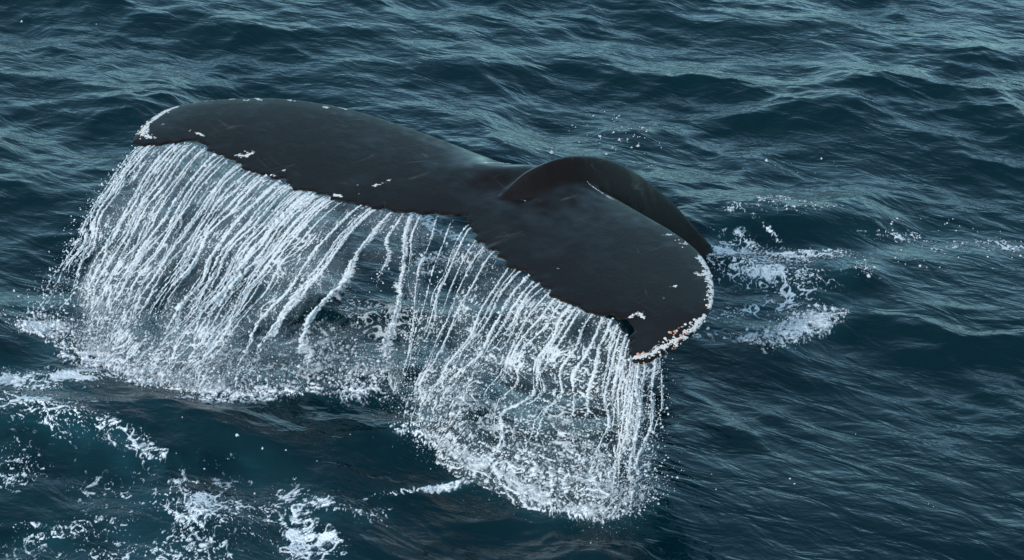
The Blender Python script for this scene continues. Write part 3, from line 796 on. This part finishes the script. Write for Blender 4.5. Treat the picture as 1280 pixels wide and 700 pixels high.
# ---------------------------------------------------------------- drops and splashes
OCT = np.array([(1, 0, 0), (-1, 0, 0), (0, 1, 0), (0, -1, 0), (0, 0, 1), (0, 0, -1)], float)
OCF = np.array([(0, 2, 4), (2, 1, 4), (1, 3, 4), (3, 0, 4), (2, 0, 5), (1, 2, 5), (3, 1, 5), (0, 3, 5)])
def drops_mesh(name, P, R, mat):
    n = len(P)
    g = np.random.default_rng(n)
    sc = g.uniform(0.7, 1.35, (n, 1, 3))
    ang = g.uniform(0, math.pi, n)
    c, s_ = np.cos(ang), np.sin(ang)
    O = np.repeat(OCT[None], n, 0) * sc
    O = np.stack([O[..., 0] * c[:, None] - O[..., 1] * s_[:, None], O[..., 0] * s_[:, None] + O[..., 1] * c[:, None], O[..., 2]], -1)
    V = P[:, None, :] + O * R[:, None, None]
    F = (np.arange(n) * 6)[:, None, None] + OCF[None]
    return mesh_np(name, V.reshape(-1, 3), F.reshape(-1, 3), mat)

def rope_drops(ropes, n, seed, spread, tpow=0.75):
    g = np.random.default_rng(seed)
    PP = []
    for r_ in ropes:
        t = g.random(n) ** tpow * 1.0
        P = r_.path(t)
        P = P + LX * (g.normal(0, spread * 0.45, n) * (0.25 + t))[:, None] + OUT * (g.normal(0, spread, n) * (0.25 + t))[:, None]
        P[:, 2] += g.normal(0, 0.02, n)
        PP.append(P)
    P = np.concatenate(PP)
    P[:, 2] = np.maximum(P[:, 2], 0.0)
    R = np.clip(np.exp(g.normal(math.log(0.0030), 0.60, len(P))), 0.0012, 0.013)
    return P, R
def cat2(*a):
    return np.concatenate([p for p, r in a]), np.concatenate([r for p, r in a])
P, R = cat2(rope_drops(ROPES_L, 90, 61, 0.035), rope_drops(ROPES_L[:3], 260, 62, 0.12), rope_drops([LONE], 700, 65, 0.026))
link('spray', drops_mesh('spray', P, R, M_DROP),
     label='fine white drops flying around the water falling off the left fluke', cat='spray', kind='stuff')
P, R = cat2(rope_drops(ROPES_R, 110, 63, 0.05), rope_drops(ROPES_M, 160, 66, 0.08), rope_drops(ROPES_R[-4:], 200, 64, 0.12))
link('spray', drops_mesh('spray', P, R, M_DROP),
     label='fine white drops flying around the water falling off the right fluke', cat='spray', kind='stuff')

def mist(s0, s1, n, seed):
    g = np.random.default_rng(seed)
    S = g.uniform(s0, s1, n); t_ = np.clip(1.0 - np.abs(g.normal(0, 0.22, n)), 0, 1)
    P = fall_pos(S, t_) + OUT * g.normal(0.02, 0.10, n)[:, None] + LX * g.normal(0, 0.08, n)[:, None]
    P[:, 2] = np.maximum(P[:, 2] + np.abs(g.normal(0, 0.05, n)), 0.0)
    return P, g.uniform(0.0007, 0.0019, n)
for s0_, s1_, n_, w_ in ((0.0, S_MID0 + 0.3, 5000, 'left'), (S_MID0 + 0.5, S_END, 4500, 'right')):
    link('mist', drops_mesh('mist', *mist(s0_, s1_, n_, n_), M_DROP),
         label='fine mist around the foot of the water falling off the %s fluke' % w_, cat='mist', kind='stuff')

SPLASH = {'left': [(-2.813, 1.490, 0.139, 0.000, 0.032, -0.231, 1.000, 0.200, 1300.000), (-2.932, 0.977, 0.310, -0.157, 0.004, -0.212, 1.000, 0.160, 1200.000), (-2.324, 0.436, 0.483, -0.226, -0.001, -0.162, 1.000, 0.160, 1400.000), (-1.726, 0.249, 0.575, 0.000, 0.015, -0.163, 1.000, 0.180, 1500.000), (-1.172, 1.525, 0.127, 0.166, 0.047, -0.141, 1.000, 0.120, 700.000), (-1.278, 0.595, 0.387, 0.297, 0.083, -0.335, 1.000, 0.100, 1500.000)],
 'right': [(-0.198, -0.793, 0.505, -0.340, -0.022, -0.120, 1.000, 0.100, 1200.000), (0.359, -0.125, 0.103, 0.000, -0.003, -0.138, 1.000, 0.140, 700.000), (0.484, -1.154, 0.383, -0.061, -0.020, -0.260, 1.000, 0.140, 650.000), (0.050, -0.465, 0.600, -0.415, -0.102, -0.523, 1.000, 0.120, 500.000), (-0.528, 0.436, 0.475, 0.000, 0.017, -0.610, 1.000, 0.120, 700.000), (-1.003, 0.436, 0.317, 0.000, 0.016, -0.310, 1.000, 0.120, 1000.000), (-0.458, 2.030, 0.388, 0.211, 0.016, -0.119, 1.000, 0.080, 350.000)],
 'roller': [(1.966, 1.088, 0.330, 0.289, 0.028, -0.222, 1.000, 0.070, 1600.000), (1.701, 0.866, 0.260, -0.076, -0.014, -0.087, 1.000, 0.040, 500.000), (2.487, 1.786, 0.136, 0.000, -0.015, -0.120, 1.000, 0.060, 150.000)]}
def splash(regs, seed):
    g = np.random.default_rng(seed)
    PP, RR = [], []
    for e in regs:
        n = int(e[8]); h = e[7]
        a = g.uniform(0, 2 * math.pi, n); r = np.sqrt(-0.5 * np.log(1 - g.random(n) * 0.98)) * 0.75
        x = e[0] + e[2] * r * np.cos(a) + e[4] * r * np.sin(a)
        y = e[1] + e[3] * r * np.cos(a) + e[5] * r * np.sin(a)
        # clumps: move towards the ridges of a cell pattern
        lump = samp(G_CELL, x / 0.9, y / 0.9 + .3)
        k = g.random(n) < sstep(0.8, 0.05, np.abs(lump)) + 0.04
        x, y, r = x[k], y[k], r[k]
        X_, Y_, Z_ = sea_pos(x, y)
        z = Z_ + h * g.exponential(0.45, len(x)) * np.clip(1.3 - r, 0.1, 1) 
        PP.append(np.stack([X_, Y_, z], -1))
        RR.append(np.clip(np.exp(g.normal(math.log(0.0030), 0.8, len(x))), 0.0010, 0.020))
    return np.concatenate(PP), np.concatenate(RR)
for key, lab in (('left', 'white splash where the water off the left fluke hits the sea'),
                 ('right', 'white splash where the water off the right fluke hits the sea'),
                 ('roller', 'small bubbling splash on the water beside the tip of the right fluke')):
    P, R = splash(SPLASH[key], len(key) * 7)
    link('splash', drops_mesh('splash', P, R, M_DROP), label=lab, cat='splash', kind='stuff')

# ---------------------------------------------------------------- foam floating on the sea
G_F1 = grf(1024, 3, 200, 71, -1.7)
G_F2 = grf(1024, 10, 260, 72, -0.9)
G_F3 = grf(1024, 6, 30, 73, -0.4)
def foam(name, regs, label, step=0.0070, relief=0.008, rough=0.0):
    xs, ys = [], []
    for e in regs:
        rx = 1.9 * (abs(e[2]) + abs(e[4])); ry = 1.9 * (abs(e[3]) + abs(e[5]))
        xs += [e[0] - rx, e[0] + rx]; ys += [e[1] - ry, e[1] + ry]
    x = np.arange(max(min(xs), -5.2), min(max(xs), 5.2), step); y = np.arange(max(min(ys), -2.6), min(max(ys), 7.5), step * 1.5)
    GX_, GY_ = np.meshgrid(x, y, indexing='ij')
    reg = foam_field(GX_, GY_, regs)
    c, s_ = math.cos(math.radians(-20)), math.sin(math.radians(-20))
    rx_, ry_ = GX_ * c - GY_ * s_, (GX_ * s_ + GY_ * c) * 0.75
    wx = samp(G_F3, GX_ / 3.3, GY_ / 3.3) * 0.05
    wy = samp(G_F3, GX_ / 3.3 + .5, GY_ / 3.3 + .2) * 0.05
    lace = np.exp(-(samp(G_F3, (rx_ + wx) / 4.6, (ry_ + wy) / 4.6 + .1) / 0.19) ** 2)
    lace2 = np.exp(-(samp(G_F3, (rx_ + wy) / 2.0, (ry_ + wx) / 2.0 + .4) / 0.20) ** 2)
    cl = samp(G_F1, (rx_ + wx) / 2.6, ry_ / 2.6)
    fi = samp(G_F2, rx_ / 1.3, ry_ / 1.3)
    m = reg * (0.55 + 0.70 * np.maximum(lace, 0.8 * lace2) + 0.20 * cl) + 0.06 * fi - 0.55
    m = np.where(reg < 0.08, -1, m)
    X_, Y_, Z_ = sea_pos(GX_, GY_)
    lift = np.clip(m, -0.5, 0.8)
    z = Z_ + np.where(lift > 0, relief * np.sqrt(np.maximum(lift, 0)) * np.maximum(0.8 + 0.3 * fi * lift + rough * cl, 0.1) + 0.002, lift * 0.05 - 0.002)
    f = grid_faces(len(x), len(y))
    mr = m.ravel()
    f = f[mr[f].max(1) > 0.0]
    if not len(f): return
    v, f, at_ = compact(np.stack([X_, Y_, z], -1).reshape(-1, 3), f, {'thick': np.clip(mr * 1.9, 0, 1)})
    link(name, mesh_np(name, v, f, M_FOAM, at_), label=label, cat='foam', kind='stuff')
    return len(f)
LAB = {
 'foam_far_left': 'broken white foam patches left of the water falling off the left fluke',
 'foam_bottom_left': 'lacy white foam network on the wave in front of the left fluke',
 'foam_streak': 'single thin white foam streak in front of the notch between the flukes',
 'foam_left_fall': 'dense white froth under the water falling off the left fluke',
 'foam_right_fall': 'curved rim of white froth under the water falling off the right fluke',
 'foam_tail_wake': 'white foam swirling where the tail stock enters the sea',
 'foam_roller': 'rounded clump of white foam beside the tip of the right fluke',
 'foam_right_edge': 'scattered white foam flecks far to the right of the tail',
 'foam_middle': 'faint foam seen through the gap below the notch between the flukes',
}
for k_, regs in FOAM.items():
    if k_ in ('foam_left_fall', 'foam_right_fall', 'foam_roller'):
        foam('sea_foam', regs, LAB[k_], relief=0.022, rough=0.2)
    else:
        foam('sea_foam', regs, LAB[k_])

# small floating flecks of foam
SPECKS = [(0.769, 4.515, 0.346, -0.313, -0.079, -0.428, 60.000), (0.749, 3.912, 0.499, 0.000, -0.014, -0.432, 30.000), (1.977, 3.695, 0.556, 0.000, -0.015, -0.171, 10.000), (3.145, 2.406, 0.641, 0.000, -0.074, -0.499, 60.000), (-4.037, 6.531, 0.418, 0.000, 0.113, -0.710, 2.000), (-1.373, 3.912, 1.612, -0.328, 0.004, -0.174, 6.000), (2.546, -1.127, 0.097, 0.000, -0.008, -0.053, 3.000), (1.560, -0.465, 0.805, 0.000, -0.047, -0.555, 8.000), (-1.711, -0.465, 1.006, 0.000, 0.052, -0.555, 20.000)]
PP, RR = [], []
g = np.random.default_rng(81)
for e in SPECKS:
    n = int(e[6])
    a = g.uniform(0, 2 * math.pi, n); r = np.sqrt(g.random(n))
    x = e[0] + e[2] * r * np.cos(a) + e[4] * r * np.sin(a); y = e[1] + e[3] * r * np.cos(a) + e[5] * r * np.sin(a)
    X_, Y_, Z_ = sea_pos(x, y)
    PP.append(np.stack([X_, Y_, Z_], -1)); RR.append(np.exp(g.normal(math.log(0.0055), 0.5, n)))
link('foam_flecks', drops_mesh('foam_flecks', np.concatenate(PP), np.concatenate(RR), M_DROP),
     label='tiny white flecks of foam scattered over the open water behind the tail', cat='foam', kind='stuff')
